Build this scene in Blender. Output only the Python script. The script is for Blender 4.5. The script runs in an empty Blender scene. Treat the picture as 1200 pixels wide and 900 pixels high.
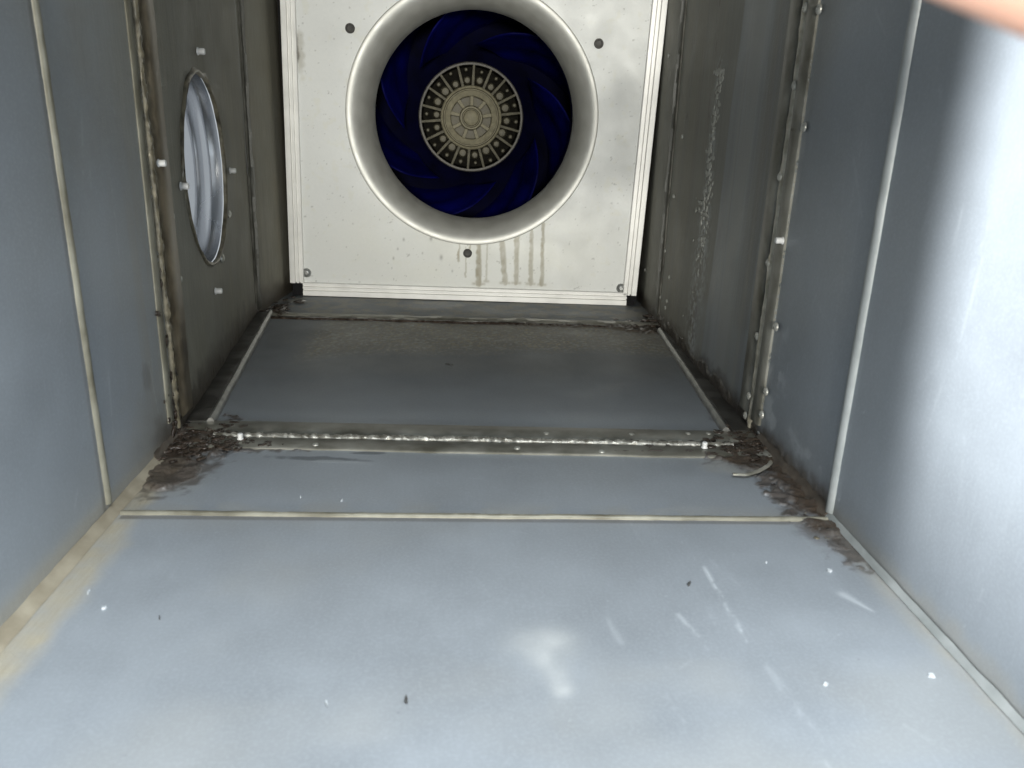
import bpy, bmesh, math, random
import numpy as np
from mathutils import Vector, Matrix, Quaternion

# ------------------------------------------------------------------ camera
H = 0.32                       # camera height above the duct floor, metres; lengths below are in units of H
FPX, CX, CY = 926.0, 600.0, 450.0
R = np.array([[0.99764062, -0.00976802, -0.06795421],
              [-0.06124771, 0.32052967, -0.94525629],
              [0.03101462, 0.94718811, 0.31917515]])
scene = bpy.context.scene
COL = scene.collection
cam_data = bpy.data.cameras.new('camera')
cam = bpy.data.objects.new('camera', cam_data); COL.objects.link(cam)
m = Matrix([list(R[0]) + [0], list(R[1]) + [0], list(R[2]) + [H], [0, 0, 0, 1]])
cam.matrix_world = m
cam_data.sensor_width = 36.0
cam_data.lens = FPX / 1200 * 36
cam_data.clip_start = 0.01
cam_data.clip_end = 100
cam_data.dof.use_dof = True
cam_data.dof.focus_distance = 1.1
cam_data.dof.aperture_fstop = 12
scene.camera = cam

# ------------------------------------------------------------------ light
world = bpy.data.worlds.new('World'); scene.world = world
world.use_nodes = True
bg = world.node_tree.nodes['Background']
bg.inputs['Color'].default_value = (0.88, 0.95, 1.0, 1)
bg.inputs['Strength'].default_value = 0.56

def area_light(name, loc, target, size, power, color):
    d = bpy.data.lights.new(name, 'AREA'); d.shape = 'RECTANGLE'
    d.size, d.size_y = size; d.energy = power; d.color = color
    o = bpy.data.objects.new(name, d); COL.objects.link(o)
    o.location = loc
    o.rotation_euler = (Vector(target) - Vector(loc)).to_track_quat('-Z', 'Y').to_euler()
    return o
# daylight from the open end of the duct behind the camera
area_light('daylight_open_end', (0.02, -3.2, 0.52), (0.02, 1.4, 0.25), (0.6, 0.5), 112, (1.0, 0.97, 0.89))
# daylight falling from the upper left on the mouth of the duct
_d = bpy.data.lights.new('daylight_side', 'SPOT'); _d.energy = 1080; _d.color = (0.95, 0.98, 1.0)
_d.spot_size = math.radians(16.5); _d.spot_blend = 1.0; _d.shadow_soft_size = 0.09
_o = bpy.data.objects.new('daylight_side', _d); COL.objects.link(_o); _o.location = (-1.90, -0.50, 0.72)
_o.rotation_euler = (Vector((0.323, 0.36, 0.335)) - Vector(_o.location)).to_track_quat('-Z', 'Y').to_euler()
# sky light dropping on the mouth from above
area_light('daylight_above', (0.20, -0.02, 1.10), (0.12, 0.06, 0.0), (0.8, 0.46), 39, (0.92, 0.97, 1.0))

vs = scene.view_settings
vs.view_transform = 'Standard'; vs.look = 'None'; vs.gamma = 1; vs.exposure = 0
vs.use_curve_mapping = False
scene.render.engine = 'CYCLES'
scene.cycles.max_bounces = 5; scene.cycles.diffuse_bounces = 3; scene.cycles.glossy_bounces = 3

# ------------------------------------------------------------------ measuring helpers
def ray(px, py):
    return R @ np.array([(px - CX) / FPX, -(py - CY) / FPX, -1.0])
def on_floor(px, py):
    d = ray(px, py); d = d * (-1 / d[2]); return d
def lx(y):          # left wall, x at depth y
    return -0.895 if y < 2.4 else (-0.895 - 0.085 * (y - 2.4) if y < 4.05 else -1.035)
def rx(y):          # right wall
    return 1.01 if y < 2.4 else 1.01 + 0.02 * (y - 2.4)
def on_left(px, py):
    d = ray(px, py); t = -0.895 / d[0]
    if d[1] * t > 2.4:
        t = (-0.895 + 0.085 * 2.4) / (d[0] + 0.085 * d[1])
    return d * t
def on_right(px, py):
    d = ray(px, py); t = 1.01 / d[0]
    if d[1] * t > 2.4:
        t = (1.01 - 0.02 * 2.4) / (d[0] - 0.02 * d[1])
    return d * t
SK = 0.058
def on_panel(px, py):
    d = ray(px, py); return d * (4.45 / (d[1] + SK * d[0]))
def W(p):           # units of H about the camera -> world metres
    return Vector((p[0] * H, p[1] * H, (p[2] + 1) * H))
def WA(a):
    a = np.asarray(a, float) * H; a[..., 2] += H; return a

# ------------------------------------------------------------------ noise
def vnoise(x, y, seed=0):
    xi = np.floor(x).astype(np.int64); yi = np.floor(y).astype(np.int64)
    fx = x - xi; fy = y - yi
    fx = fx * fx * (3 - 2 * fx); fy = fy * fy * (3 - 2 * fy)
    def h(a, b):
        n = (a * 374761393 + b * 668265263 + seed * 982451653) & 0xffffffff
        n = ((n ^ (n >> 13)) * 1274126177) & 0xffffffff
        n = n ^ (n >> 16)
        return (n & 0xffff) / 65535.0
    return (h(xi, yi) * (1 - fx) + h(xi + 1, yi) * fx) * (1 - fy) + (h(xi, yi + 1) * (1 - fx) + h(xi + 1, yi + 1) * fx) * fy
def fbm(x, y, seed=0, oct=4):
    s = 0; a = 0.5; t = 0
    for i in range(oct):
        s = s + a * vnoise(x, y, seed + i * 17); t += a; a *= 0.5; x = x * 2.03; y = y * 2.03
    return s / t
def sstep(a, b, x):
    t = np.clip((x - a) / (b - a), 0, 1); return t * t * (3 - 2 * t)
def seg(u, v, a, b, w0, w1=None):
    w1 = w0 if w1 is None else w1
    dx, dy = b[0] - a[0], b[1] - a[1]; L = dx * dx + dy * dy + 1e-12
    t = np.clip(((u - a[0]) * dx + (v - a[1]) * dy) / L, 0, 1)
    d = np.hypot(u - a[0] - t * dx, v - a[1] - t * dy)
    return np.exp(-(d / (w0 + (w1 - w0) * t)) ** 2)
def blob(u, v, c, ru, rv, ang=0):
    ca, sa = math.cos(ang), math.sin(ang)
    p = (u - c[0]) * ca + (v - c[1]) * sa; q = -(u - c[0]) * sa + (v - c[1]) * ca
    return np.hypot(p / ru, q / rv)

# ------------------------------------------------------------------ materials
def new_mat(name):
    mt = bpy.data.materials.new(name); mt.use_nodes = True
    nt = mt.node_tree; return mt, nt, nt.nodes['Principled BSDF']
def nd(nt, t, **kw):
    n = nt.nodes.new(t)
    for k, v in kw.items():
        if k in n.bl_rna.properties: setattr(n, k, v)
        else: n.inputs[k].default_value = v
    return n
def mixc(nt, fac, a, b):
    n = nt.nodes.new('ShaderNodeMix'); n.data_type = 'RGBA'
    for s, v in ((0, fac), (6, a), (7, b)):
        if hasattr(v, 'links') or isinstance(v, bpy.types.NodeSocket): nt.links.new(v, n.inputs[s])
        else: n.inputs[s].default_value = v if s == 0 else (*v, 1)
    return n.outputs[2]
def mth(nt, op, a, b=0.0, clamp=False):
    n = nt.nodes.new('ShaderNodeMath'); n.operation = op; n.use_clamp = clamp
    for i, v in enumerate((a, b)):
        if isinstance(v, bpy.types.NodeSocket): nt.links.new(v, n.inputs[i])
        else: n.inputs[i].default_value = v
    return n.outputs[0]
def noise(nt, scale, detail=4, rough=0.55, stretch=None, coord='Object'):
    tc = nt.nodes.new('ShaderNodeTexCoord'); out = tc.outputs[coord]
    if stretch:
        mp = nt.nodes.new('ShaderNodeMapping'); mp.inputs['Scale'].default_value = stretch
        nt.links.new(out, mp.inputs['Vector']); out = mp.outputs[0]
    n = nd(nt, 'ShaderNodeTexNoise', Scale=scale, Detail=detail, Roughness=rough)
    nt.links.new(out, n.inputs['Vector']); return n.outputs['Fac']
def ramp(nt, s, a, b, lo=0.0, hi=1.0):
    n = nt.nodes.new('ShaderNodeMapRange'); nt.links.new(s, n.inputs[0])
    n.inputs[1].default_value = a; n.inputs[2].default_value = b
    n.inputs[3].default_value = lo; n.inputs[4].default_value = hi
    return n.outputs[0]
def bump(nt, bsdf, h, strength, dist):
    b = nd(nt, 'ShaderNodeBump', Strength=strength, Distance=dist)
    nt.links.new(h, b.inputs['Height']); nt.links.new(b.outputs[0], bsdf.inputs['Normal'])

def galv(name, base, streak, f0, f1, metal=0.42, rough=0.47):
    """galvanised sheet; the vertex layer 'wear' holds r dirt and painted seam shadow, g sealant film, b white oxide, a olive grime film"""
    mt, nt, p = new_mat(name)
    at = nt.nodes.new('ShaderNodeAttribute'); at.attribute_name = 'wear'
    sp = nt.nodes.new('ShaderNodeSeparateColor'); nt.links.new(at.outputs['Color'], sp.inputs[0])
    r, g, b, a = sp.outputs[0], sp.outputs[1], sp.outputs[2], at.outputs['Alpha']
    n1 = noise(nt, 14, 3); n2 = noise(nt, 60, 3, 0.6, streak); n3 = noise(nt, 420, 2, 0.7)
    c = mixc(nt, n1, tuple(x * 0.86 for x in base), tuple(min(1, x * 1.12) for x in base))
    c = mixc(nt, ramp(nt, n2, 0.35, 0.75, 0, 0.14), c, (base[0] * 0.72, base[1] * 0.74, base[2] * 0.74))
    c = mixc(nt, ramp(nt, n3, 0.45, 0.8, 0, 0.45), c, tuple(min(1, x * 1.3) for x in base))
    n4 = noise(nt, 5.5, 4, 0.6)
    c = mixc(nt, ramp(nt, n4, 0.45, 0.70, 0, 0.14), c, tuple(min(1, x * 1.45) for x in base))
    c = mixc(nt, ramp(nt, n4, 0.45, 0.25, 0, 0.12), c, (base[0] * 0.66, base[1] * 0.65, base[2] * 0.60))
    c = mixc(nt, a, c, mixc(nt, n2, f0, f1))
    c = mixc(nt, g, c, mixc(nt, n2, (0.255, 0.222, 0.15), (0.40, 0.365, 0.28)))
    c = mixc(nt, b, c, (0.66, 0.70, 0.72))
    c = mixc(nt, r, c, mixc(nt, n3, (0.026, 0.019, 0.014), (0.085, 0.064, 0.047)))
    nt.links.new(c, p.inputs['Base Color'])
    cover = mth(nt, 'MAXIMUM', mth(nt, 'MAXIMUM', r, g), mth(nt, 'MAXIMUM', b, a), True)
    nt.links.new(mth(nt, 'MULTIPLY', mth(nt, 'SUBTRACT', 1.0, cover), metal), p.inputs['Metallic'])
    ro = mth(nt, 'ADD', ramp(nt, n1, 0.3, 0.7, rough - 0.05, rough + 0.07), mth(nt, 'MULTIPLY', cover, 0.17))
    ro = mth(nt, 'SUBTRACT', ro, mth(nt, 'MULTIPLY', r, 0.30))
    nt.links.new(ro, p.inputs['Roughness'])
    hh = mth(nt, 'ADD', mth(nt, 'MULTIPLY', n2, 0.22), mth(nt, 'MULTIPLY', n3, mth(nt, 'ADD', 0.4, mth(nt, 'MULTIPLY', cover, 2.0))))
    bump(nt, p, hh, 0.25, 0.0008)
    return mt
GALV_F = galv('galvanised_floor', (0.345, 0.375, 0.405), (6, 0.6, 1), (0.060, 0.067, 0.071), (0.118, 0.128, 0.133))
GALV_W = galv('galvanised_wall', (0.335, 0.365, 0.395), (1, 6, 0.5), (0.165, 0.152, 0.108), (0.33, 0.31, 0.235))

def simple(name, c0, c1, scale, rough, metal=0.0, bmp=0.2, bdist=0.001, coat=0.0, detail=5):
    mt, nt, p = new_mat(name)
    n = noise(nt, scale, detail)
    nt.links.new(mixc(nt, ramp(nt, n, 0.3, 0.7), c0, c1), p.inputs['Base Color'])
    nt.links.new(ramp(nt, n, 0.3, 0.7, rough - 0.06, rough + 0.06), p.inputs['Roughness'])
    p.inputs['Metallic'].default_value = metal
    p.inputs['Coat Weight'].default_value = coat
    bump(nt, p, n, bmp, bdist)
    return mt
SEAL_BEIGE = simple('beige_sealant', (0.23, 0.20, 0.145), (0.36, 0.325, 0.25), 34, 0.5)
SEAL_OLIVE2 = simple('olive_sealant', (0.11, 0.10, 0.068), (0.29, 0.28, 0.225), 22, 0.42, 0.2)
SEAL_PALE = simple('pale_sealant', (0.27, 0.29, 0.285), (0.39, 0.41, 0.405), 40, 0.42, 0.2)
SEAL_OLIVE = simple('grimy_sealant', (0.075, 0.066, 0.045), (0.26, 0.23, 0.16), 90, 0.35, 0.2, 0.5)
STRIP = simple('flange_steel', (0.115, 0.110, 0.085), (0.33, 0.325, 0.285), 24, 0.46, 0.45, 0.15)
GOO = simple('dark_sealant', (0.014, 0.010, 0.008), (0.072, 0.053, 0.040), 130, 0.26, 0.0, 0.6, 0.002)
GOO2 = simple('brown_grime', (0.030, 0.024, 0.019), (0.105, 0.085, 0.066), 70, 0.34, 0.0, 0.5, 0.0015)
ALU = simple('aluminium_profile', (0.80, 0.80, 0.77), (0.88, 0.88, 0.85), 30, 0.36, 0.2, 0.05)
RIVET = simple('rivet_aluminium_glint', (0.66, 0.66, 0.64), (0.85, 0.85, 0.83), 200, 0.42, 0.0, 0.1)  # aluminium shine put into a near-white matt colour
RIVET_DULL = simple('rivet_sealed', (0.30, 0.30, 0.27), (0.55, 0.55, 0.50), 200, 0.35, 0.4, 0.2)
BLACK = simple('black_plastic_dark_inside', (0.004, 0.004, 0.005), (0.010, 0.010, 0.011), 80, 0.55)  # corner caps, and the dark inside of the fan box
BLACK.node_tree.nodes['Principled BSDF'].inputs['Specular IOR Level'].default_value = 0.1
SCREW = simple('zinc_screw', (0.30, 0.31, 0.30), (0.45, 0.46, 0.45), 150, 0.35, 0.7)
DARKSTEEL = simple('dark_steel', (0.020, 0.019, 0.017), (0.06, 0.057, 0.05), 100, 0.5, 0.2)
BLUE = simple('blue_fan_plastic', (0.0005, 0.0008, 0.016), (0.0010, 0.0018, 0.11), 12, 0.55, 0.0, 0.1)
BLUE.node_tree.nodes['Principled BSDF'].inputs['Specular IOR Level'].default_value = 0.12
MOTOR = simple('dusty_motor_aluminium', (0.15, 0.135, 0.085), (0.25, 0.228, 0.15), 120, 0.6, 0.1, 0.4)
MOTOR_DK = simple('motor_recess_shade', (0.005, 0.0045, 0.0035), (0.016, 0.0145, 0.011), 120, 0.7, 0.0, 0.4)  # near-black colour stands in for shade in the motor's bays
MOTOR_DK.node_tree.nodes['Principled BSDF'].inputs['Specular IOR Level'].default_value = 0.05
BLUE_DK = simple('blue_fan_plastic_shade', (0.0003, 0.0004, 0.006), (0.0005, 0.0008, 0.018), 25, 0.6, 0.0, 0.1)  # same blue darkened, shade between the blades put into its colour
BLUE_DK.node_tree.nodes['Principled BSDF'].inputs['Specular IOR Level'].default_value = 0.08
SPIGOT = simple('bright_spigot_steel', (0.60, 0.61, 0.63), (0.72, 0.73, 0.75), 9, 0.24, 0.92, 0.02)
CHIP = simple('white_chip', (0.42, 0.45, 0.47), (0.56, 0.59, 0.61), 300, 0.5)
DARKCHIP = simple('dark_chip', (0.035, 0.035, 0.035), (0.09, 0.09, 0.085), 300, 0.6)
SKIN, _nt, _p = new_mat('skin')
_n = noise(_nt, 55, 4)
_nt.links.new(mixc(_nt, _n, (0.46, 0.255, 0.18), (0.58, 0.345, 0.25)), _p.inputs['Base Color'])
_p.inputs['Roughness'].default_value = 0.5
_p.inputs['Subsurface Weight'].default_value = 0.12
_p.inputs['Subsurface Radius'].default_value = (0.006, 0.002, 0.001)
bump(_nt, _p, noise(_nt, 700, 3), 0.15, 0.0005)
NAIL = simple('finger_nail', (0.70, 0.46, 0.38), (0.78, 0.55, 0.47), 60, 0.25)

# zinc fan panel with its drip marks ('wear' as above)
def panel_mat():
    mt, nt, p = new_mat('zinc_panel')
    at = nt.nodes.new('ShaderNodeAttribute'); at.attribute_name = 'wear'
    sp = nt.nodes.new('ShaderNodeSeparateColor'); nt.links.new(at.outputs['Color'], sp.inputs[0])
    n1 = noise(nt, 16, 5); n2 = noise(nt, 200, 4, 0.7)
    c = mixc(nt, n1, (0.64, 0.66, 0.645), (0.70, 0.715, 0.70))
    c = mixc(nt, ramp(nt, n2, 0.4, 0.75, 0, 0.25), c, (0.78, 0.79, 0.76))
    c = mixc(nt, at.outputs['Alpha'], c, (0.60, 0.585, 0.44))
    c = mixc(nt, sp.outputs[1], c, (0.25, 0.22, 0.14))
    c = mixc(nt, sp.outputs[0], c, (0.06, 0.05, 0.04))
    nt.links.new(c, p.inputs['Base Color'])
    p.inputs['Metallic'].default_value = 0.18
    nt.links.new(ramp(nt, n1, 0.3, 0.7, 0.42, 0.55), p.inputs['Roughness'])
    bump(nt, p, n2, 0.12, 0.0006)
    return mt
PANEL = panel_mat()
RING = simple('zinc_ring', (0.74, 0.74, 0.69), (0.84, 0.84, 0.79), 40, 0.56, 0.66, 0.05)

# ------------------------------------------------------------------ object helpers
def tag(o, label=None, cat=None, group=None, kind=None):
    if label: o['label'] = label
    if cat: o['category'] = cat
    if group: o['group'] = group
    if kind: o['kind'] = kind
    return o
def empty(name, loc=(0, 0, 0)):
    o = bpy.data.objects.new(name, None); COL.objects.link(o); o.location = loc
    o.empty_display_size = 0.02
    return o
def origin(o):
    v = Vector((0, 0, 0))
    while o is not None: v = v + Vector(o.location); o = o.parent
    return v
def link(name, me, mat, parent=None):
    o = bpy.data.objects.new(name, me); COL.objects.link(o)
    if mat is not None and not me.materials: me.materials.append(mat)
    o.parent = parent
    return o
def mesh_np(name, verts, faces, mat, parent=None, smooth=True, wear=None, angle=None):
    """verts in world metres"""
    off = np.array(origin(parent)) if parent else np.zeros(3)
    me = bpy.data.meshes.new(name)
    v = np.asarray(verts, float) - off
    if isinstance(faces, np.ndarray) and faces.shape[1] == 4:
        me.vertices.add(len(v)); me.vertices.foreach_set('co', v.astype(np.float32).ravel())
        me.loops.add(faces.size); me.loops.foreach_set('vertex_index', faces.astype(np.int32).ravel())
        me.polygons.add(len(faces))
        me.polygons.foreach_set('loop_start', np.arange(0, faces.size, 4, dtype=np.int32))
        me.update(calc_edges=True); me.validate()
    else:
        me.from_pydata([tuple(x) for x in v], [], [tuple(int(i) for i in f) for f in faces]); me.update()
    if smooth:
        me.polygons.foreach_set('use_smooth', np.ones(len(me.polygons), dtype=bool))
        if angle: me.set_sharp_from_angle(angle=math.radians(angle))
    if wear is not None:
        a = me.attributes.new('wear', 'FLOAT_COLOR', 'POINT')
        a.data.foreach_set('color', np.clip(wear, 0, 1).astype(np.float32).ravel())
    return link(name, me, mat, parent)
def grid_faces(nu, nv):
    i, j = np.meshgrid(np.arange(nu - 1), np.arange(nv - 1), indexing='ij')
    a = (i * nv + j).ravel()
    return np.stack([a, a + nv, a + nv + 1, a + 1], 1)

def box(name, lo, hi, mat, parent, bev=0.0):
    bm = bmesh.new(); bmesh.ops.create_cube(bm, size=1)
    for v in bm.verts:
        v.co = Vector([lo[i] if v.co[i] < 0 else hi[i] for i in range(3)])
    if bev: bmesh.ops.bevel(bm, geom=bm.edges[:], offset=bev, segments=2, affect='EDGES')
    off = origin(parent) if parent else Vector()
    for v in bm.verts: v.co -= off
    me = bpy.data.meshes.new(name); bm.to_mesh(me); bm.free()
    return link(name, me, mat, parent)

def strip(name, path, prof, mat, parent, up, jitter=0.0, jfreq=20.0, seed=0, wander=0.0, close=True, smooth=True, wear=None):
    """sweep a profile [(across, up)] along a straight or bent path (units of H); jitter roughens it"""
    path = [np.array(p, float) for p in path]; up = np.array(up, float)
    pts = []; acc = 0
    L = [0]
    for i in range(1, len(path)): L.append(L[-1] + np.linalg.norm(path[i] - path[i - 1]))
    n = max(2, int(L[-1] * (140 if (jitter or wander) else 12)))
    verts = []
    for k in range(n + 1):
        s = L[-1] * k / n
        i = max(0, min(len(path) - 2, int(np.searchsorted(L, s) - 1)))
        t = (s - L[i]) / (L[i + 1] - L[i]); p = path[i] + (path[i + 1] - path[i]) * t
        d = path[i + 1] - path[i]; d /= np.linalg.norm(d)
        ac = np.cross(up, d); ac /= np.linalg.norm(ac)
        f1 = 1 + jitter * (2 * float(fbm(np.array(s * jfreq), np.array(0.3), seed)) - 1) * 2
        w = wander * (2 * float(fbm(np.array(s * 6.0), np.array(7.7), seed + 5)) - 1)
        for q, (a, u) in enumerate(prof):
            jj = 1 + jitter * (2 * float(vnoise(np.array(s * jfreq * 1.7), np.array(q * 3.1), seed + 9)) - 1)
            verts.append(p + ac * (a * f1 + w) + up * (u * f1 * jj))
    m_ = len(prof); faces = []
    for k in range(n):
        for q in range(m_ - 1 if not close else m_):
            q2 = (q + 1) % m_
            faces.append((k * m_ + q, (k + 1) * m_ + q, (k + 1) * m_ + q2, k * m_ + q2))
    if close:
        faces.append(tuple(range(m_))); faces.append(tuple(n * m_ + q for q in reversed(range(m_))))
    o = mesh_np(name, WA(np.array(verts)), faces, mat, parent, smooth=smooth, angle=40)
    bm = bmesh.new(); bm.from_mesh(o.data); bmesh.ops.recalc_face_normals(bm, faces=bm.faces[:]); bm.to_mesh(o.data); bm.free()
    return o
def half_round(w, h, n=7):
    return [(w * math.cos(math.pi * i / (n - 1)), h * math.sin(math.pi * i / (n - 1)) - 0.001) for i in range(n)]
def flat(w, h):
    return [(-w, -0.002), (-w, h * 0.6), (-w + h * 0.5, h), (w - h * 0.5, h), (w, h * 0.6), (w, -0.002)]

def lathe_mesh(name, prof, n=32, axis='Z'):
    """prof: [(r, h)] in metres"""
    verts = []; faces = []; ring = []
    for r, h in prof:
        if r < 1e-7: ring.append([len(verts)]); verts.append((0, 0, h))
        else:
            ring.append(list(range(len(verts), len(verts) + n)))
            for k in range(n):
                a = 2 * math.pi * k / n; verts.append((r * math.cos(a), r * math.sin(a), h))
    for i in range(len(prof) - 1):
        A, B = ring[i], ring[i + 1]
        for k in range(n):
            k2 = (k + 1) % n
            if len(A) == 1 and len(B) == 1: continue
            if len(A) == 1: faces.append((A[0], B[k], B[k2]))
            elif len(B) == 1: faces.append((A[k], B[0], A[k2]))
            else: faces.append((A[k], B[k], B[k2], A[k2]))
    me = bpy.data.meshes.new(name); me.from_pydata(verts, [], faces); me.update()
    bm = bmesh.new(); bm.from_mesh(me); bmesh.ops.recalc_face_normals(bm, faces=bm.faces[:]); bm.to_mesh(me); bm.free()
    me.polygons.foreach_set('use_smooth', np.ones(len(me.polygons), dtype=bool))
    me.set_sharp_from_angle(angle=math.radians(35))
    return me
def place(name, me, mat, parent, pos, normal, roll=0.0, scale=1.0):
    o = link(name, me, mat, parent)
    o.location = Vector(pos) - (origin(parent) if parent else Vector())
    q = Vector(normal).to_track_quat('Z', 'Y') @ Quaternion((0, 0, 1), roll)
    o.rotation_mode = 'QUATERNION'; o.rotation_quaternion = q
    o.scale = (scale,) * 3 if not isinstance(scale, tuple) else scale
    return o

# ================================================================== the duct (the setting)
ZT = 0.95
floor = tag(empty('floor'), kind='structure')
wall_left = tag(empty('wall_left'), kind='structure')
wall_right = tag(empty('wall_right'), kind='structure')
ceiling = tag(empty('ceiling'), kind='structure')
MOUTH = 0.72

def jy(x): return 2.41 - 0.04 * (x + 0.9)          # first flanged joint on the floor
def j2y(x): return 4.03 - 0.05 * (x + 0.9)         # second flanged joint
def sy(x): return 1.885 - 0.022 * (x + 0.87)       # seam bead

F = lambda px, py: on_floor(px, py)[:2]

def floor_wear_shade(x, y):
    r = np.zeros_like(x); g = np.zeros_like(x); b = np.zeros_like(x); a = np.zeros_like(x)
    n1 = fbm(x * 6, y * 6, 1); n2 = fbm(x * 22, y * 22, 2); n3 = fbm(x * 70, y * 70, 3)
    brk = fbm(x * 45, y * 9, 4)
    near = 1 - sstep(2.28, 2.36, y)
    # sealant smear along the left corner
    d = x + 0.895
    wband = 0.060 + 0.05 * (n1 - 0.4)
    g = np.maximum(g, near * 0.92 * (1 - sstep(wband, wband + 0.045 + 0.03 * n2, d)) * (0.45 + 0.75 * n2))
    g = np.maximum(g, near * 0.35 * (1 - sstep(0.07, 0.22, d + 0.10 * (n1 - .5))) * sstep(1.9, 2.1, y))
    # wiped sealant beside the seam and the joint
    sj = np.abs(y - jy(x))
    g = np.maximum(g, 0.55 * (1 - sstep(0.05, 0.20 + 0.1 * (n1 - .5), sj)) * (0.5 + 0.8 * n2) * (y > 2.40))
    g = np.maximum(g, 0.30 * (1 - sstep(0.03, 0.10 + 0.1 * (n1 - .5), sj)) * (y <= 2.42))
    # right corner
    e = 1.01 - x
    g = np.maximum(g, 0.45 * (1 - sstep(0.01, 0.05 + 0.05 * n1, e)) * (y < 1.85) * (0.4 + n2))
    r = np.maximum(r, (1 - sstep(0.05, 0.13, e + 0.12 * (n2 - .5))) * sstep(1.62, 1.80, y) * (1 - sstep(2.55, 2.7, y)) * sstep(0.25, 0.5, n2 + 0.15))
    r = np.maximum(r, 0.8 * (1 - sstep(0.0, 0.03, e + 0.03 * (n3 - .5))) * sstep(1.5, 1.7, y) * near)
    # dark sealant patches at both corners of the joint
    cR = F(870, 530)
    r = np.maximum(r, (1 - sstep(0.75, 1.05, blob(x, y, cR, 0.15, 0.14) + 0.9 * (n2 - .5))))
    r = np.maximum(r, 0.9 * (1 - sstep(0.7, 1.0, blob(x, y, F(800, 531), 0.25, 0.022) + 0.9 * (n2 - .5))))
    g = np.maximum(g, 0.35 * (1 - sstep(0.55, 1.15, blob(x, y, F(865, 545), 0.12, 0.08) + 0.6 * (n2 - .5))))
    r = np.maximum(r, 0.92 * (1 - sstep(0.75, 1.05, blob(x, y, F(203, 555), 0.085, 0.14) + 0.7 * (n2 - .5))))
    r = np.maximum(r, (1 - sstep(0.7, 1.05, blob(x, y, F(225, 520), 0.13, 0.13) + 0.9 * (n2 - .5))))
    r = np.maximum(r, 0.8 * (1 - sstep(0.7, 1.05, blob(x, y, F(275, 524), 0.17, 0.03) + 0.9 * (n2 - .5))))
    r = np.maximum(r, 0.85 * (1 - sstep(0.0, 0.10, d + 0.08 * (n2 - .5))) * sstep(2.02, 2.16, y + 0.1 * (n2 - .5)) * near)
    rag = fbm(x * 34, y * 34, 71, 5)
    r = np.maximum(r, 0.95 * (1 - sstep(0.70, 1.15, blob(x, y, F(232, 512), 0.17, 0.17) + 1.6 * (rag - .5))))
    r = np.maximum(r, 0.75 * (1 - sstep(0.70, 1.15, blob(x, y, F(200, 552), 0.12, 0.17) + 1.2 * (rag - .5))))
    r = np.maximum(r, 0.95 * (1 - sstep(0.70, 1.15, blob(x, y, F(880, 525), 0.20, 0.14) + 1.6 * (rag - .5))))
    r = np.maximum(r, 0.9 * (1 - sstep(0.70, 1.15, blob(x, y, F(805, 520), 0.30, 0.05) + 1.8 * (rag - .5))))
    r = np.maximum(r, 0.9 * (1 - sstep(0.70, 1.15, blob(x, y, F(930, 572), 0.09, 0.30) + 1.8 * (rag - .5))))
    r = np.maximum(r, 0.8 * (1 - sstep(0.70, 1.15, blob(x, y, F(985, 630), 0.05, 0.18) + 1.8 * (rag - .5))))
    r = np.maximum(r, 0.8 * (1 - sstep(0.70, 1.15, blob(x, y, F(280, 524), 0.24, 0.04) + 1.8 * (rag - .5))))
    # dark wipe under the joint
    a = np.maximum(a, 0.75 * (1 - sstep(0.6, 1.1, blob(x, y, F(375, 538), 0.16, 0.022, -0.1) + 0.7 * (n2 - .5))))
    a = np.maximum(a, 0.75 * (1 - sstep(0.6, 1.1, blob(x, y, F(430, 531), 0.06, 0.012) + 0.7 * (n2 - .5))))
    b = np.maximum(b, 0.30 * (1 - sstep(0.5, 1.1, blob(x, y, F(395, 541), 0.10, 0.012, -0.05) + 0.9 * (n2 - .5))))
    # grime film on the far floor
    far = sstep(2.5, 2.7, y)
    a = np.maximum(a, far * (0.50 + 0.25 * n1) * (0.55 + 0.45 * sstep(2.6, 3.2, y)))
    edge = 3.30 + 0.06 * np.sin(x * 3.0 + 0.4) + 0.14 * (fbm(x * 3, x * 0, 14) - .5)
    edge = edge - 0.10 * sstep(-0.55, -0.75, x)
    ox = sstep(edge - 0.05, edge + 0.22, y) * (1 - sstep(3.9, 4.0, y)) * sstep(-0.75, -0.6, x)
    a = np.maximum(a, ox * 0.55); g = np.maximum(g, ox * 0.40)
    g = np.maximum(g, ox * 0.95 * sstep(0.42, 0.72, fbm(x * 110, y * 50, 8)) * (0.5 + 0.9 * n1))
    r = np.maximum(r, ox * 0.30 * sstep(0.55, 0.75, fbm(x * 90, y * 45, 18)))
    b = np.maximum(b, ox * 0.22 * sstep(0.55, 0.72, n3))
    band = sstep(2.98, 3.18, y) * (1 - sstep(edge - 0.02, edge + 0.02, y))
    g = np.maximum(g, 0.10 * band)
    # dark wet lines at the second joint
    dj = np.abs(y - j2y(x) + 0.05)
    r = np.maximum(r, 0.9 * (1 - sstep(0.02, 0.06, dj + 0.06 * (n2 - .5))) * sstep(-0.2, 0.35, x + 0.5 * (n1 - .5)))
    r = np.maximum(r, 0.7 * (1 - sstep(0.012, 0.03, np.abs(y - j2y(x) + 0.02) + 0.03 * (n2 - .5))))
    r = np.maximum(r, (1 - sstep(0.7, 1.05, blob(x, y, F(752, 384), 0.16, 0.15) + 0.9 * (n2 - .5))))
    back = sstep(4.02, 4.1, y)
    g = np.maximum(g, back * 0.40 * sstep(0.42, 0.6, n2)); a = np.maximum(a, back * 0.55)
    # scratches, wipes
    P = [F(800, 636), F(825, 665), F(852, 712), F(880, 758)]
    for i in range(3):
        b = np.maximum(b, 0.42 * seg(x, y, P[i], P[i + 1], 0.0048) * sstep(0.42, 0.60, fbm(x * 60, y * 30, 5)))
    P = [F(880, 758), F(905, 790), F(945, 850), F(975, 899)]
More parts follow.
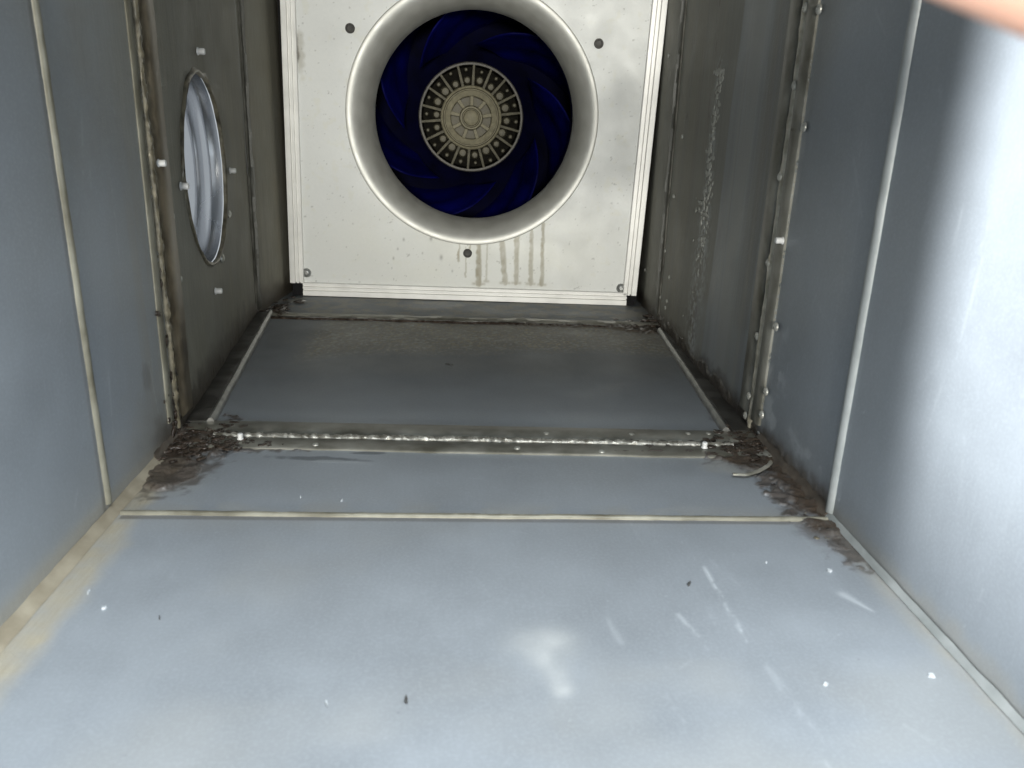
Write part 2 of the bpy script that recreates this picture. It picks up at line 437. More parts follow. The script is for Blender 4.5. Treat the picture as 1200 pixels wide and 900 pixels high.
    for i in range(3):
        b = np.maximum(b, (0.14 + 0.14 * (i == 2)) * seg(x, y, P[i], P[i + 1], 0.009) * sstep(0.42, 0.62, fbm(x * 60, y * 30, 5)))
    b = np.maximum(b, 0.28 * seg(x, y, F(795, 721), F(831, 761), 0.0055) * sstep(0.42, 0.6, fbm(x * 60, y * 30, 6)))
    b = np.maximum(b, 0.14 * seg(x, y, F(710, 725), F(728, 753), 0.008) * sstep(0.28, 0.5, brk))
    b = np.maximum(b, 0.34 * seg(x, y, F(988, 697), F(1022, 716), 0.012, 0.004) * sstep(0.2, 0.5, brk))
    sm = blob(x, y, F(640, 768), 0.028, 0.10, 0.10)
    ca = F(640, 768)
    smw = np.clip(seg(x + 0.03 * (fbm(x * 14, y * 9, 15) - .5), y, F(637, 755), F(660, 805), 0.060, 0.030) * (0.25 + 1.3 * fbm(x * 12, y * 8, 16)), 0, 1) ** 1.4
    g = np.maximum(g, 0.50 * smw); b = np.maximum(b, 0.55 * smw)
    g = np.maximum(g, 0.12 * (1 - sstep(0.4, 1.1, blob(x, y, F(660, 840), 0.05, 0.10) + 0.7 * (n1 - .5))))
    g_ = random.Random(77)
    for k in range(46):
        cx_, cy_ = g_.uniform(-0.8, 0.95), g_.uniform(0.95, 2.3); an = g_.gauss(1.9, 0.5); ll = g_.uniform(0.02, 0.14)
        b = np.maximum(b, g_.uniform(0.03, 0.12) * seg(x, y, (cx_, cy_), (cx_ + ll * math.cos(an), cy_ + ll * math.sin(an)), 0.0035) * sstep(0.35, 0.6, n3))
    # faint wiped film on the near floor
    g = np.maximum(g, 0.16 * (y < 1.9) * sstep(0.5, 0.75, fbm(x * 2.2 + 3, y * 3.5, 12)))
    g = np.maximum(g, 0.30 * np.exp(-((y - sy(x) - 0.02) / 0.05) ** 2) * sstep(0.40, 0.62, fbm(x * 9, y * 14, 73)))
    b = np.maximum(b, 0.30 * (y < 2.36) * sstep(0.93, 0.97, fbm(x * 75, y * 75, 21, 2)))
    r = np.maximum(r, 0.30 * (y < 2.36) * sstep(0.95, 0.98, fbm(x * 75 + 9, y * 75, 33, 2)))
    r = np.maximum(r, 0.55 * (1 - sstep(0.006, 0.014, np.abs(y - sy(x) + 0.019))) * (x > -0.86))  # groove and shadow along the seam, painted as a thin dark line
    return np.stack([r, g, b, a], -1)

def floor_sheet(y0, y1, nu, nv, dz):
    """y0, y1 callables of x"""
    u = np.linspace(0, 1, nu); v = np.linspace(0, 1, nv)
    U_, V_ = np.meshgrid(u, v, indexing='ij')
    def xe(yv, side):
        return np.vectorize(lx if side < 0 else rx)(yv)
    x = -0.895 + U_ * 1.905
    Y = y0(x) + (y1(x) - y0(x)) * V_
    xl, xr = xe(Y, -1) - 0.004, xe(Y, 1) + 0.004
    x = xl + (xr - xl) * U_
    Y = y0(x) + (y1(x) - y0(x)) * V_
    w = floor_wear_shade(x, Y)
    n = fbm(x * 1.6, Y * 1.6, 40, 2) - 0.5
    z = -1 + dz + 0.011 * n * np.sin(np.pi * np.clip(V_, 0, 1)) * np.sin(np.pi * U_)
    z = z + sstep(0.68, 0.95, w[..., 0]) * 0.024 * np.clip(fbm(x * 34, Y * 34, 50) - 0.25, 0, 1)
    return mesh_np('sheet', WA(np.stack([x, Y, z], -1).reshape(-1, 3)), grid_faces(nu, nv), GALV_F, floor, wear=w.reshape(-1, 4))
floor_sheet(lambda x: x * 0 + MOUTH, lambda x: sy(x), 420, 300, 0.0)
floor_sheet(lambda x: sy(x), lambda x: jy(x) + 0.0, 420, 160, 0.0)
floor_sheet(lambda x: jy(x) + 0.0, lambda x: j2y(x), 380, 300, 0.0)
floor_sheet(lambda x: j2y(x), lambda x: x * 0 + 4.62, 260, 90, 0.0)

def wall_wear_shade(side, y, z):
    r = np.zeros_like(y); g = np.zeros_like(y); b = np.zeros_like(y); a = np.zeros_like(y)
    n1 = fbm(y * 5, z * 5, 61 + side); n2 = fbm(y * 20, z * 20, 62 + side); n3 = fbm(y * 70, z * 70, 63 + side)
    st = fbm(y * 28, z * 1.6, 64 + side)          # vertical runs
    h = z + 1                                     # height above the floor
    near = 1 - sstep(2.36, 2.42, y)
    # sealant wiped along the foot of the wall
    if side < 0:
        g = np.maximum(g, near * 0.55 * (1 - sstep(0.03, 0.07 + 0.03 * n2, h)))
        g = np.maximum(g, near * 0.35 * (1 - sstep(0.05, 0.30, h + 0.25 * (n2 - .5))) * sstep(1.5, 2.3, y) * (0.4 + n2))
        a = np.maximum(a, near * 0.75 * sstep(1.98, 2.36, y + 0.14 * (n1 - .5)) * (0.45 + 0.55 * sstep(-0.5, 0.3, z)))
        g = np.maximum(g, near * 0.30 * sstep(2.0, 2.35, y) * sstep(0.45, 0.65, st) * sstep(0.3, -0.6, z))
        a = np.maximum(a, near * 0.70 * sstep(-0.45, 0.3, z + 0.25 * (n1 - .5)) * (0.3 + 0.9 * n1) * sstep(1.6, 1.95, y))
        r = np.maximum(r, 0.75 * (1 - sstep(0.03, 0.16, h + 0.15 * (n2 - .5))) * sstep(2.16, 2.34, y))
        r = np.maximum(r, 0.22 * (1 - sstep(0.5, 1.1, blob(y, z, (2.22, -0.74), 0.035, 0.05) + 0.8 * (n2 - .5))))
    else:
        g = np.maximum(g, near * 0.35 * (1 - sstep(0.02, 0.07, h + 0.05 * (n2 - .5))))
        r = np.maximum(r, 0.9 * (1 - sstep(0.02, 0.09, h + 0.05 * (n2 - .5))) * sstep(1.78, 1.95, y))
        b = np.maximum(b, near * 0.35 * sstep(2.22, 2.36, y + 0.12 * (n1 - .5)) * sstep(0.52, 0.7, n2) * (1 - sstep(-0.75, -0.45, z)))
        b = np.maximum(b, near * 0.28 * sstep(0.52, 0.7, n2) * (1 - sstep(0.06, 0.22, h)) * sstep(1.85, 1.95, y))
        a = np.maximum(a, near * 0.45 * sstep(2.18, 2.36, y) * sstep(-0.3, 0.5, z + 0.4 * (n1 - .5)))
    g_ = random.Random(78 + side)
    for k in range(34):
        cx_, cy_ = g_.uniform(1.1, 2.35), g_.uniform(-0.95, 0.4); an = g_.gauss(1.5, 0.35); ll = g_.uniform(0.03, 0.20)
        b = np.maximum(b, g_.uniform(0.04, 0.18) * seg(y, z, (cx_, cy_), (cx_ + ll * math.cos(an), cy_ + ll * math.sin(an)), 0.0035) * sstep(0.35, 0.6, n3))
    far = sstep(2.40, 2.46, y)
    if side < 0:
        a = np.maximum(a, far * (0.80 + 0.15 * n1))
        g = np.maximum(g, far * 0.30 * sstep(0.50, 0.75, st) * sstep(3.1, 2.5, y))
        g = np.maximum(g, far * 0.14 * sstep(0.5, 0.8, n1))
        g = np.maximum(g, far * 0.22 * sstep(0.48, 0.66, fbm(y * 16, z * 0.7, 66)) * sstep(0.35, 0.6, n1))
        r = np.maximum(r, far * 0.16 * sstep(0.58, 0.75, fbm(y * 24, z * 0.9, 67)))
        r = np.maximum(r, far * 0.40 * sstep(0.62, 0.80, st) * sstep(-0.3, -0.9, z) * sstep(2.9, 2.5, y))
        r = np.maximum(r, far * 0.8 * (1 - sstep(0.03, 0.10, h + 0.08 * (n2 - .5))))
    else:
        # stripes left by the wiping, each with a hard upright edge
        w = 0.02 * (fbm(z * 3, y * 0, 90) - .5)
        yy = y + w + 0.03 * z
        a = np.maximum(a, far * 0.35)
        a = np.maximum(a, far * 0.55 * sstep(2.62, 2.64, yy) * (1 - sstep(2.78, 2.80, yy)))
        a = np.maximum(a, far * 0.30 * sstep(2.95, 3.02, yy))
        a = np.maximum(a, far * 0.70 * sstep(3.10, 3.13, yy))
        a = np.maximum(a, far * 0.75 * sstep(3.30, 3.40, yy))
        b = np.maximum(b, far * 0.10 * sstep(2.80, 2.83, yy) * (1 - sstep(3.0, 3.1, yy)))
        low = 1 - sstep(-0.74, -0.66, z + 0.03 * (n2 - .5))
        a = a * (1 - 0.35 * low * (y > 2.5) * (y < 3.3))
        g = np.maximum(g, far * 0.20 * sstep(0.50, 0.66, fbm(y * 18, z * 0.7, 68)))
        r = np.maximum(r, far * 0.14 * sstep(0.58, 0.75, fbm(y * 26, z * 0.8, 69)))
        # corroded upright streak
        c0 = 3.32 + 0.05 * (fbm(z * 5, z * 0 + 3, 91) - .5)
        m_ = np.exp(-((y - c0) / (0.035 + 0.05 * sstep(0.1, -0.6, z))) ** 2) * (1 - sstep(0.20, 0.30, z))
        b = np.maximum(b, far * 0.55 * m_ * sstep(0.50, 0.62, n3 * 0.6 + n2 * 0.4))
        r = np.maximum(r, far * 0.55 * m_ * sstep(0.58, 0.66, fbm(y * 60, z * 25, 77)))
        # black marks near the fan
        for yc in (3.42, 3.78, 4.25):
            r = np.maximum(r, far * 0.75 * np.exp(-((y - yc - 0.03 * z) / 0.018) ** 2) * sstep(0.58, 0.68, fbm(y * 30, z * 14, 79)) * sstep(-0.1, 0.1, z))
        r = np.maximum(r, far * 0.9 * (1 - sstep(0.03, 0.10, h + 0.08 * (n2 - .5))))
    b = np.maximum(b, 0.4 * sstep(0.94, 0.97, fbm(y * 75, z * 75, 25 + side, 2)))
    r = np.maximum(r, 0.40 * (1 - sstep(0.005, 0.012, np.abs(y - 1.885 + 0.020))))  # shadowed groove beside the wall seam, darkened in the colour
    return np.stack([r, g, b, a], -1)

HOLE = None
def wall_sheet(side, y0, y1, nu, nv, hole=None):
    parent = wall_left if side < 0 else wall_right
    Y, Z = np.meshgrid(np.linspace(y0, y1, nu), np.linspace(-1, ZT, nv), indexing='ij')
    xs = np.vectorize(lx if side < 0 else rx)(np.clip(Y, None, 9))
    if y0 >= 2.4: xs = (-0.895 - 0.085 * (np.minimum(Y, 4.05) - 2.4)) if side < 0 else 1.01 + 0.02 * (Y - 2.4)
    else: xs = np.full_like(Y, -0.895 if side < 0 else 1.01)
    if y0 >= 4.0 and side < 0: xs = -1.035 + 0.11 * (np.minimum(Y, 4.6) - 4.05)
    n = fbm(Y * 1.4, Z * 1.4, 44 + side, 2) - 0.5
    bul = np.sin(np.pi * (Y - y0) / (y1 - y0))
    xs = xs + 0.011 * n * bul
    w = wall_wear_shade(side, Y, Z)
    xs = xs - side * sstep(0.68, 0.95, w[..., 0]) * 0.012 * np.clip(fbm(Y * 26, Z * 26, 51) - 0.30, 0, 1)
    f = grid_faces(nu, nv)
    if side > 0: f = f[:, ::-1]
    if hole is not None:
        cy_, cz_, ry_, rz_ = hole
        q = np.hypot((Y - cy_) / ry_, (Z - cz_) / rz_).ravel()
        f = f[(q[f] > 1).any(1)]
        # pull the rim onto the circle
        used = np.unique(f); inn = used[q[used] < 1.0]
        Yr, Zr = Y.ravel(), Z.ravel()
        k = 1.0 / q[inn]
        Yr[inn] = cy_ + (Yr[inn] - cy_) * k; Zr[inn] = cz_ + (Zr[inn] - cz_) * k
        Y = Yr.reshape(Y.shape); Z = Zr.reshape(Z.shape)
    return mesh_np('sheet', WA(np.stack([xs, Y, Z], -1).reshape(-1, 3)), np.ascontiguousarray(f), GALV_W, parent, wear=w.reshape(-1, 4))

# the round branch on the left wall, from its four rivets
RV = [on_left(*p) for p in ((230, 60), (268, 200), (251, 341), (210, 218))]
hc = np.array([0, 0.5 * (RV[1][1] + RV[3][1]) , 0.5 * (RV[0][2] + RV[2][2])])
edge = [on_left(*p) for p in ((225, 82), (265, 225), (243, 315), (213, 190))]
h_ry = 0.5 * (edge[1][1] - edge[3][1]); h_rz = 0.5 * (edge[0][2] - edge[2][2])
hcy = 0.5 * (edge[1][1] + edge[3][1]); hcz = 0.5 * (edge[0][2] + edge[2][2])
print('hole', hcy, hcz, h_ry, h_rz)
HR = 0.5 * (h_ry + h_rz)

wall_sheet(-1, MOUTH, 1.88, 200, 260)
wall_sheet(-1, 1.88, 2.40, 150, 380)
wall_sheet(-1, 2.40, 4.05, 330, 380, (hcy, hcz, h_ry, h_rz))
wall_sheet(-1, 4.05, 6.2, 90, 120)
wall_sheet(1, MOUTH, 1.88, 200, 260)
wall_sheet(1, 1.88, 2.40, 150, 380)
wall_sheet(1, 2.40, 4.05, 330, 480)
wall_sheet(1, 4.05, 6.2, 120, 200)
# ceiling and far end
Xc, Yc = np.meshgrid(np.linspace(-1.06, 1.10, 60), np.linspace(MOUTH, 6.2, 120), indexing='ij')
wc = np.zeros(Xc.shape + (4,)); wc[..., 3] = 0.4
mesh_np('sheet', WA(np.stack([Xc, Yc, np.full_like(Xc, ZT)], -1).reshape(-1, 3)), grid_faces(60, 120)[:, ::-1].copy(), GALV_F, ceiling, wear=wc.reshape(-1, 4))

wall_end = tag(box('wall_end', W((-1.2, 6.2, -1.02)), W((1.3, 6.24, ZT)), DARKSTEEL, None), kind='structure')
box('sheet', W((-1.06, 4.615, -1.03)), W((1.12, 6.2, -1.004)), DARKSTEEL, floor)
# ---------------------------------------------------------------- seam beads
strip('seam_bead', [(-0.895, 1.885, -0.97), (-0.895, 1.885, ZT)], half_round(0.012, 0.011), SEAL_OLIVE2, wall_left, (1, 0, 0), 0.05, 30, 3, 0.003)
strip('seam_bead', [(-0.865, 1.885, -1), (0.30, sy(0.30), -1), (0.995, 1.842, -1)], half_round(0.0095, 0.010), SEAL_OLIVE2, floor, (0, 0, 1), 0.07, 34, 4, 0.004)
strip('seam_bead', [(1.01, 1.862, -0.985), (1.01, 1.882, ZT)], half_round(0.015, 0.014), SEAL_PALE, wall_right, (-1, 0, 0), 0.03, 20, 5, 0.002)

# ---------------------------------------------------------------- first flanged joint
# floor: two flat flanges with a raised edge between
strip('flange', [(-0.885, jy(-0.885) + 0.075, -1), (1.0, jy(1.0) + 0.075, -1)], flat(0.045, 0.010), STRIP, floor, (0, 0, 1), 0.015, 30, 11, 0.004)
strip('flange', [(-0.885, jy(-0.885) - 0.055, -1), (1.0, jy(1.0) - 0.055, -1)], flat(0.040, 0.008), STRIP, floor, (0, 0, 1), 0.015, 30, 12, 0.004)
strip('sealant_bead', [(-0.78, jy(-0.78), -1), (0.90, jy(0.90), -1)], half_round(0.013, 0.017), simple('joint_edge', (0.12, 0.11, 0.085), (0.48, 0.47, 0.42), 110, 0.26, 0.5, 0.6, 0.002), floor, (0, 0, 1), 0.16, 90, 13, 0.004)
# left wall
strip('flange', [(-0.895, 2.355, -0.93), (-0.897, 2.415, ZT)], flat(0.020, 0.007), SEAL_OLIVE2, wall_left, (1, 0, 0), 0.015, 30, 14, 0.004)
strip('flange', [(-0.897, 2.50, -0.95), (-0.899, 2.53, ZT)], flat(0.055, 0.010), simple('stained_flange', (0.10, 0.078, 0.048), (0.25, 0.21, 0.145), 40, 0.4, 0.4, 0.3), wall_left, (1, 0, 0), 0.015, 30, 15, 0.006)
strip('sealant_bead', [(-0.895, 2.405, -0.97), (-0.895, 2.452, ZT)], half_round(0.013, 0.014), SEAL_OLIVE, wall_left, (1, 0, 0), 0.22, 40, 16, 0.006)
# right wall
strip('flange', [(1.01, 2.435, -0.95), (1.01, 2.432, ZT)], flat(0.034, 0.012), STRIP, wall_right, (-1, 0, 0), 0.015, 30, 17, 0.003)
strip('flange', [(1.013, 2.565, -0.95), (1.013, 2.575, ZT)], flat(0.042, 0.008), STRIP, wall_right, (-1, 0, 0), 0.015, 30, 18, 0.003)
strip('sealant_bead', [(1.012, 2.492, -0.99), (1.012, 2.502, ZT)], half_round(0.015, 0.013), simple('pale_edge_sealant', (0.24, 0.22, 0.16), (0.58, 0.55, 0.46), 60, 0.36, 0.15, 0.4), wall_right, (-1, 0, 0), 0.16, 22, 19, 0.004)

# ---------------------------------------------------------------- second flanged joint
strip('flange', [(-0.98, j2y(-0.98), -1), (1.03, j2y(1.03), -1)], flat(0.030, 0.012), STRIP, floor, (0, 0, 1), 0.15, 9, 21, 0.006)
strip('gasket', [(-0.95, j2y(-0.95) - 0.055, -1), (0.98, j2y(0.98) - 0.055, -1)], half_round(0.016, 0.010), GOO, floor, (0, 0, 1), 0.25, 20, 22, 0.014)
strip('flange', [(lx(4.0), 4.05, -0.97), (lx(4.0), 4.14, ZT)], flat(0.035, 0.012), simple('grimy_flange', (0.055, 0.054, 0.044), (0.12, 0.118, 0.10), 40, 0.42, 0.4), wall_left, (1, 0, 0), 0.15, 9, 23, 0.006)
strip('flange', [(rx(4.05), 3.99, -0.96), (rx(4.05), 4.02, ZT)], flat(0.030, 0.012), bpy.data.materials['grimy_flange'], wall_right, (-1, 0, 0), 0.15, 9, 24, 0.006)

# ---------------------------------------------------------------- corners
# left, near: sealant fillet; right, near: thin ridges
strip('corner_sealant', [(-0.893, MOUTH, -0.998), (-0.893, 2.22, -0.998)], [(0.0, 0.0), (0.0, 0.018), (-0.004, 0.013), (-0.009, 0.007), (-0.016, 0.003), (-0.026, -0.001)], SEAL_BEIGE, floor, (0, 0, 1), 0.06, 16, 31, 0.0)
strip('corner_sealant', [(1.008, MOUTH, -0.998), (1.008, 1.86, -0.998)], [(0.0, 0.0), (0.0, 0.014), (0.004, 0.009), (0.007, 0.005), (0.011, 0.0)], SEAL_PALE, floor, (0, 0, 1), 0.08, 16, 32, 0.0)
strip('corner_sealant', [(1.008, 1.86, -0.998), (1.008, 2.40, -0.998)], [(0.0, 0.0), (0.0, 0.030), (0.005, 0.014), (0.012, 0.006), (0.022, 0.0)], GOO2, floor, (0, 0, 1), 0.05, 24, 33, 0.0)
strip('corner_sealant', [(-0.893, 2.20, -0.998), (-0.893, 2.44, -0.998)], [(0.0, 0.0), (0.0, 0.030), (-0.005, 0.014), (-0.012, 0.006), (-0.022, 0.0)], GOO2, floor, (0, 0, 1), 0.10, 24, 34, 0.0)
# far: corner angles with a lighter turned edge
def corner_angle(pa, pb, sgn, seed):
    strip('corner_angle', [pa, pb], [(-0.045 * sgn, -0.002), (-0.045 * sgn, 0.016), (0.030 * sgn, 0.014), (0.030 * sgn, -0.002)], DARKSTEEL, floor, (0, 0, 1), 0.06, 8, seed, 0.0)
    off = np.array((0.036 * sgn, 0, 0))
    strip('turned_edge', [np.array(pa) - off * -1, np.array(pb) - off * -1], half_round(0.013, 0.026), STRIP, floor, (0, 0, 1), 0.12, 12, seed + 1, 0.002)
pL = [on_floor(247, 497), on_floor(317, 368)]
strip('turned_edge', [pL[0], pL[1]], half_round(0.014, 0.024), simple('turned_edge_steel', (0.16, 0.16, 0.15), (0.34, 0.34, 0.32), 60, 0.38, 0.5), floor, (0, 0, 1), 0.03, 24, 35, 0.003)
strip('corner_angle', [pL[0] + (-0.048, 0, 0), pL[1] + (-0.040, 0, 0)], flat(0.034, 0.012), DARKSTEEL, floor, (0, 0, 1), 0.10, 8, 36, 0.0)
pR = [on_floor(851, 508), on_floor(773, 389)]
strip('turned_edge', [pR[0], pR[1]], half_round(0.014, 0.024), bpy.data.materials['turned_edge_steel'], floor, (0, 0, 1), 0.03, 24, 37, 0.003)
strip('corner_angle', [pR[0] + (0.055, 0, 0), pR[1] + (0.040, 0, 0)], flat(0.040, 0.012), DARKSTEEL, floor, (0, 0, 1), 0.10, 8, 38, 0.0)

# ---------------------------------------------------------------- rivets on the walls and the floor
rivet_me = lathe_mesh('rivet', [(0.0040, 0), (0.0038, 0.0010), (0.0030, 0.0014), (0.0033, 0.0062), (0.0026, 0.0073), (0, 0.0076)], 14)
rivet_me.materials.append(RIVET)
dome_me = lathe_mesh('rivet_head', [(0.0046, 0), (0.0044, 0.0014), (0.0030, 0.0026), (0.0014, 0.0030), (0.0010, 0.0022), (0, 0.0022)], 14)
dome_me.materials.append(RIVET_DULL)
tiny_me = lathe_mesh('small_rivet_head', [(0.0036, 0), (0.0030, 0.0016), (0, 0.0024)], 10)
tiny_me.materials.append(RIVET_DULL)
NL = Vector((1, 0.085, 0)).normalized(); NR = Vector((-1, 0.02, 0)).normalized(); NF = Vector((0, 0, 1))
for px, py in ((948, 9), (964, 11), (935, 100), (946, 149), (918, 207), (904, 308), (913, 383), (891, 394), (881, 464), (901, 459), (877, 487), (896, 486)):
    p = on_right(px, py); place('rivet', dome_me, None, wall_right, W((p[0] - 0.008, p[1], p[2])), NR)
p = on_right(921, 282); place('rivet', rivet_me, None, wall_right, W((p[0] - 0.010, p[1], p[2])), NR)
for px, py in ((756, 316), (785, 325), (780, 294), (774, 348), (782, 353), (772, 359), (780, 361), (784, 65), (800, 160), (797, 68), (790, 230)):
    p = on_right(px, py); place('rivet', tiny_me, None, wall_right, W(p), NR)
p = on_left(180, 191); place('rivet', rivet_me, None, wall_left, W((p[0] + 0.012, p[1], p[2])), NL)
for px, py in ((183, 98), (193, 207), (208, 327), (323, 302), (199, 254)):
    p = on_left(px, py); place('rivet', tiny_me, None, wall_left, W((p[0] + 0.008, p[1], p[2])), NL)
for px, py, up in ((282, 518, 0.010), (825, 528, 0.010)):
    p = on_floor(px, py); place('rivet', rivet_me, None, floor, W((p[0], p[1], -1 + up)), NF, 0, 0.85)
for px, py in ((370, 524), (606, 528), (705, 532), (740, 512), (806, 511), (830, 511), (640, 511)):
    p = on_floor(px, py); place('rivet', tiny_me, None, floor, W((p[0], p[1], -1 + 0.006)), NF)

# ---------------------------------------------------------------- lumps of old sealant
def lumps(name, parent, spots, mat, n, smin, smax, seed):
    """spots: callable(rng) -> (pos, normal-flattening axis); all lumps of one spot in one mesh"""
    rng = random.Random(seed); verts = []; faces = []
    ico = bmesh.new(); bmesh.ops.create_icosphere(ico, subdivisions=2, radius=1)
    base = [v.co.copy() for v in ico.verts]; fc = [[v.index for v in f.verts] for f in ico.faces]; ico.free()
    for k in range(n):
        p, ax = spots(rng); s = rng.uniform(smin, smax)
        sc = Vector((s * rng.uniform(0.7, 2.0), s * rng.uniform(0.7, 2.0), s * rng.uniform(0.7, 1.6)))
        sc[ax] = s * rng.uniform(0.12, 0.32)
        rot = Matrix.Rotation(rng.uniform(-0.6, 0.6), 3, 'XYZ'[ax])
        o = len(verts); ph = rng.uniform(0, 9)
        for v in base:
            d = 1 + 0.28 * math.sin(v.x * 4.1 + ph) * math.cos(v.y * 3.7 + ph * 1.3) + 0.2 * math.sin(v.z * 6 + ph * 2)
            q = rot @ Vector((v.x * d * sc.x, v.y * d * sc.y, v.z * d * sc.z))
            verts.append((p[0] + q.x, p[1] + q.y, p[2] + q.z))
        faces += [[i + o for i in f] for f in fc]
    o = mesh_np(name, WA(np.array(verts)), faces, mat, parent)
    tag(o, kind='stuff'); return o
def fl(px, py, sx, sy_):
    c = on_floor(px, py)
    return lambda g: ((c[0] + g.gauss(0, sx), min(c[1] + g.gauss(0, sy_), 9), -0.991), 2)
def clampx(f, lo, hi):
    def q(g):
        p, a = f(g); return ((min(max(p[0], lo), hi), p[1], p[2]), a)
    return q
lumps('sealant_lumps', floor, clampx(fl(228, 515, 0.07, 0.07), -0.89, 1), GOO, 130, 0.002, 0.013, 1)
lumps('sealant_lumps', floor, fl(270, 522, 0.07, 0.014), GOO, 50, 0.002, 0.007, 2)
def alongR(g):
    t = g.random(); return ((1.005 - abs(g.gauss(0, 0.035)), 1.66 + 0.75 * t, -1.0), 2)
lumps('sealant_lumps', floor, alongR, GOO, 90, 0.0015, 0.006, 3)
lumps('sealant_crumbs', floor, alongR, SEAL_OLIVE, 34, 0.002, 0.006, 4)
lumps('sealant_lumps', floor, clampx(fl(880, 520, 0.075, 0.06), -1, 1.02), GOO, 150, 0.002, 0.014, 5)
lumps('sealant_lumps', floor, fl(755, 381, 0.09, 0.05), GOO, 50, 0.003, 0.012, 6)
lumps('sealant_lumps', floor, clampx(fl(770, 375, 0.03, 0.06), 0.9, 1.045), GOO, 24, 0.008, 0.024, 7)
lumps('sealant_lumps', floor, fl(330, 362, 0.03, 0.10), GOO, 22, 0.008, 0.026, 8)
def upL(g):
    h = abs(g.gauss(0, 0.22)); return ((-0.890, 2.40 + g.gauss(0, 0.035), -1 + h), 0)
lumps('sealant_lumps', wall_left, upL, GOO, 46, 0.004, 0.014, 9)
def upL2(g):
    h = g.uniform(0, 1.3); return ((-0.892, 2.37 + 0.035 * h + g.gauss(0, 0.006), -1 + h), 0)
lumps('sealant_crumbs', wall_left, upL2, SEAL_PALE, 60, 0.002, 0.006, 10)
def upR2(g):
    h = g.uniform(0, 1.4); return ((1.006, 2.402 + g.gauss(0, 0.004), -1 + h), 0)
lumps('sealant_crumbs', wall_right, upR2, SEAL_PALE, 50, 0.002, 0.006, 11)
def upR3(g):
    z = g.gauss(-0.2, 0.30); return ((1.028, 3.32 + g.gauss(0, 0.03 + 0.03 * (z < -0.3)), max(-0.95, min(0.2, z))), 0)
lumps('oxide_crust', wall_right, upR3, simple('oxide', (0.36, 0.36, 0.32), (0.58, 0.58, 0.53), 200, 0.6, 0, 0.5), 230, 0.003, 0.011, 12)
# the peeled curl of sealant lying by the right corner
curl = [on_floor(*p) + (0, 0, 0.012) for p in ((858, 560), (875, 561), (888, 557), (899, 550), (902, 546))]
strip('sealant_curl', curl, half_round(0.006, 0.007, 5), STRIP, floor, (0, 0, 1), 0.2, 20, 41, 0.004)

# ================================================================== branch collar on the left wall
base = W((lx(hcy), hcy, hcz - h_rz))
collar = tag(empty('branch_collar', base), 'round bright steel branch collar opening through the side wall, ringed by four rivets', 'duct collar')
tl = Vector((-0.085, 1, 0)).normalized()           # along the wall
def on_wall(ang, k=1.0, depth=0.0):
    # ellipse on the wall plane; depth goes out of the duct
    y = hcy + h_ry * k * math.cos(ang); z = hcz + h_rz * k * math.sin(ang)
    x = -0.895 - 0.085 * (y - 2.4)
    return np.array([x - depth, y, z])
rng = random.Random(5)
n = 96; rows = [(1.06, -0.004), (1.045, -0.014), (1.0, -0.010), (0.985, 0.01), (0.985, 0.050), (0.968, 0.058), (0.985, 0.066), (0.985, 0.110), (0.965, 0.120), (0.985, 0.130), (0.985, 0.44)]
V_ = []; Fq = []
for k, d in rows[3:]:
    for i in range(n): V_.append(on_wall(2 * math.pi * i / n, k, d))
m_ = len(rows) - 3
for j in range(m_ - 1):
    for i in range(n): Fq.append((j * n + i, j * n + (i + 1) % n, (j + 1) * n + (i + 1) % n, (j + 1) * n + i))
mesh_np('spigot_tube', WA(np.array(V_)), Fq, SPIGOT, collar)
V_ = []; Fq = []
prof = [(0.980, 0.006), (0.985, -0.006), (1.005, -0.010), (1.020, -0.005), (1.024, 0.002)]
for q, (k, d) in enumerate(prof):
    for i in range(n):
        a_ = 2 * math.pi * i / n
        jit = 0.022 * (float(fbm(np.array(i * 0.35), np.array(q * 2.0), 7)) - 0.5)
        if q < 2: jit -= 0.018 * max(0.0, float(vnoise(np.array(i * 0.8), np.array(0.5), 8)) - 0.45)
        V_.append(on_wall(a_, k + jit * (1.5 if q in (0, 1) else 3.5), d))
for j in range(len(prof) - 1):
    for i in range(n): Fq.append((j * n + i, j * n + (i + 1) % n, (j + 1) * n + (i + 1) % n, (j + 1) * n + i))
mesh_np('rim_flange', WA(np.array(V_)), Fq, SEAL_OLIVE, collar)
for p in RV: place('rivet', rivet_me, None, collar, W((p[0] + 0.004, p[1], p[2])), NL, 0, 1.15)
tab_me = lathe_mesh('sealant_dab', [(0.012, 0), (0.011, 0.0015), (0.006, 0.003), (0, 0.0034)], 16); tab_me.materials.append(RIVET_DULL)
p = on_left(267, 251); place('sealant_dab', tab_me, None, collar, W((p[0] + 0.003, p[1], p[2])), NL, 0, (0.9, 0.45, 1))
p = on_left(259, 303); place('sealant_dab', tab_me, None, collar, W((p[0] + 0.003, p[1], p[2])), NL, 0, (0.6, 0.5, 1))

# ================================================================== fan box at the end of the duct
def PP(x, z, d=0.0):
    return np.array([x, 4.45 - SK * x + d, z])
fan_box = tag(empty('fan_box', W(PP(0.03, -1.0))), 'white zinc fan box with aluminium edge profiles and round inlet ring, streaked with drips', 'fan box')
AXX, AXZ = 0.060, -0.008
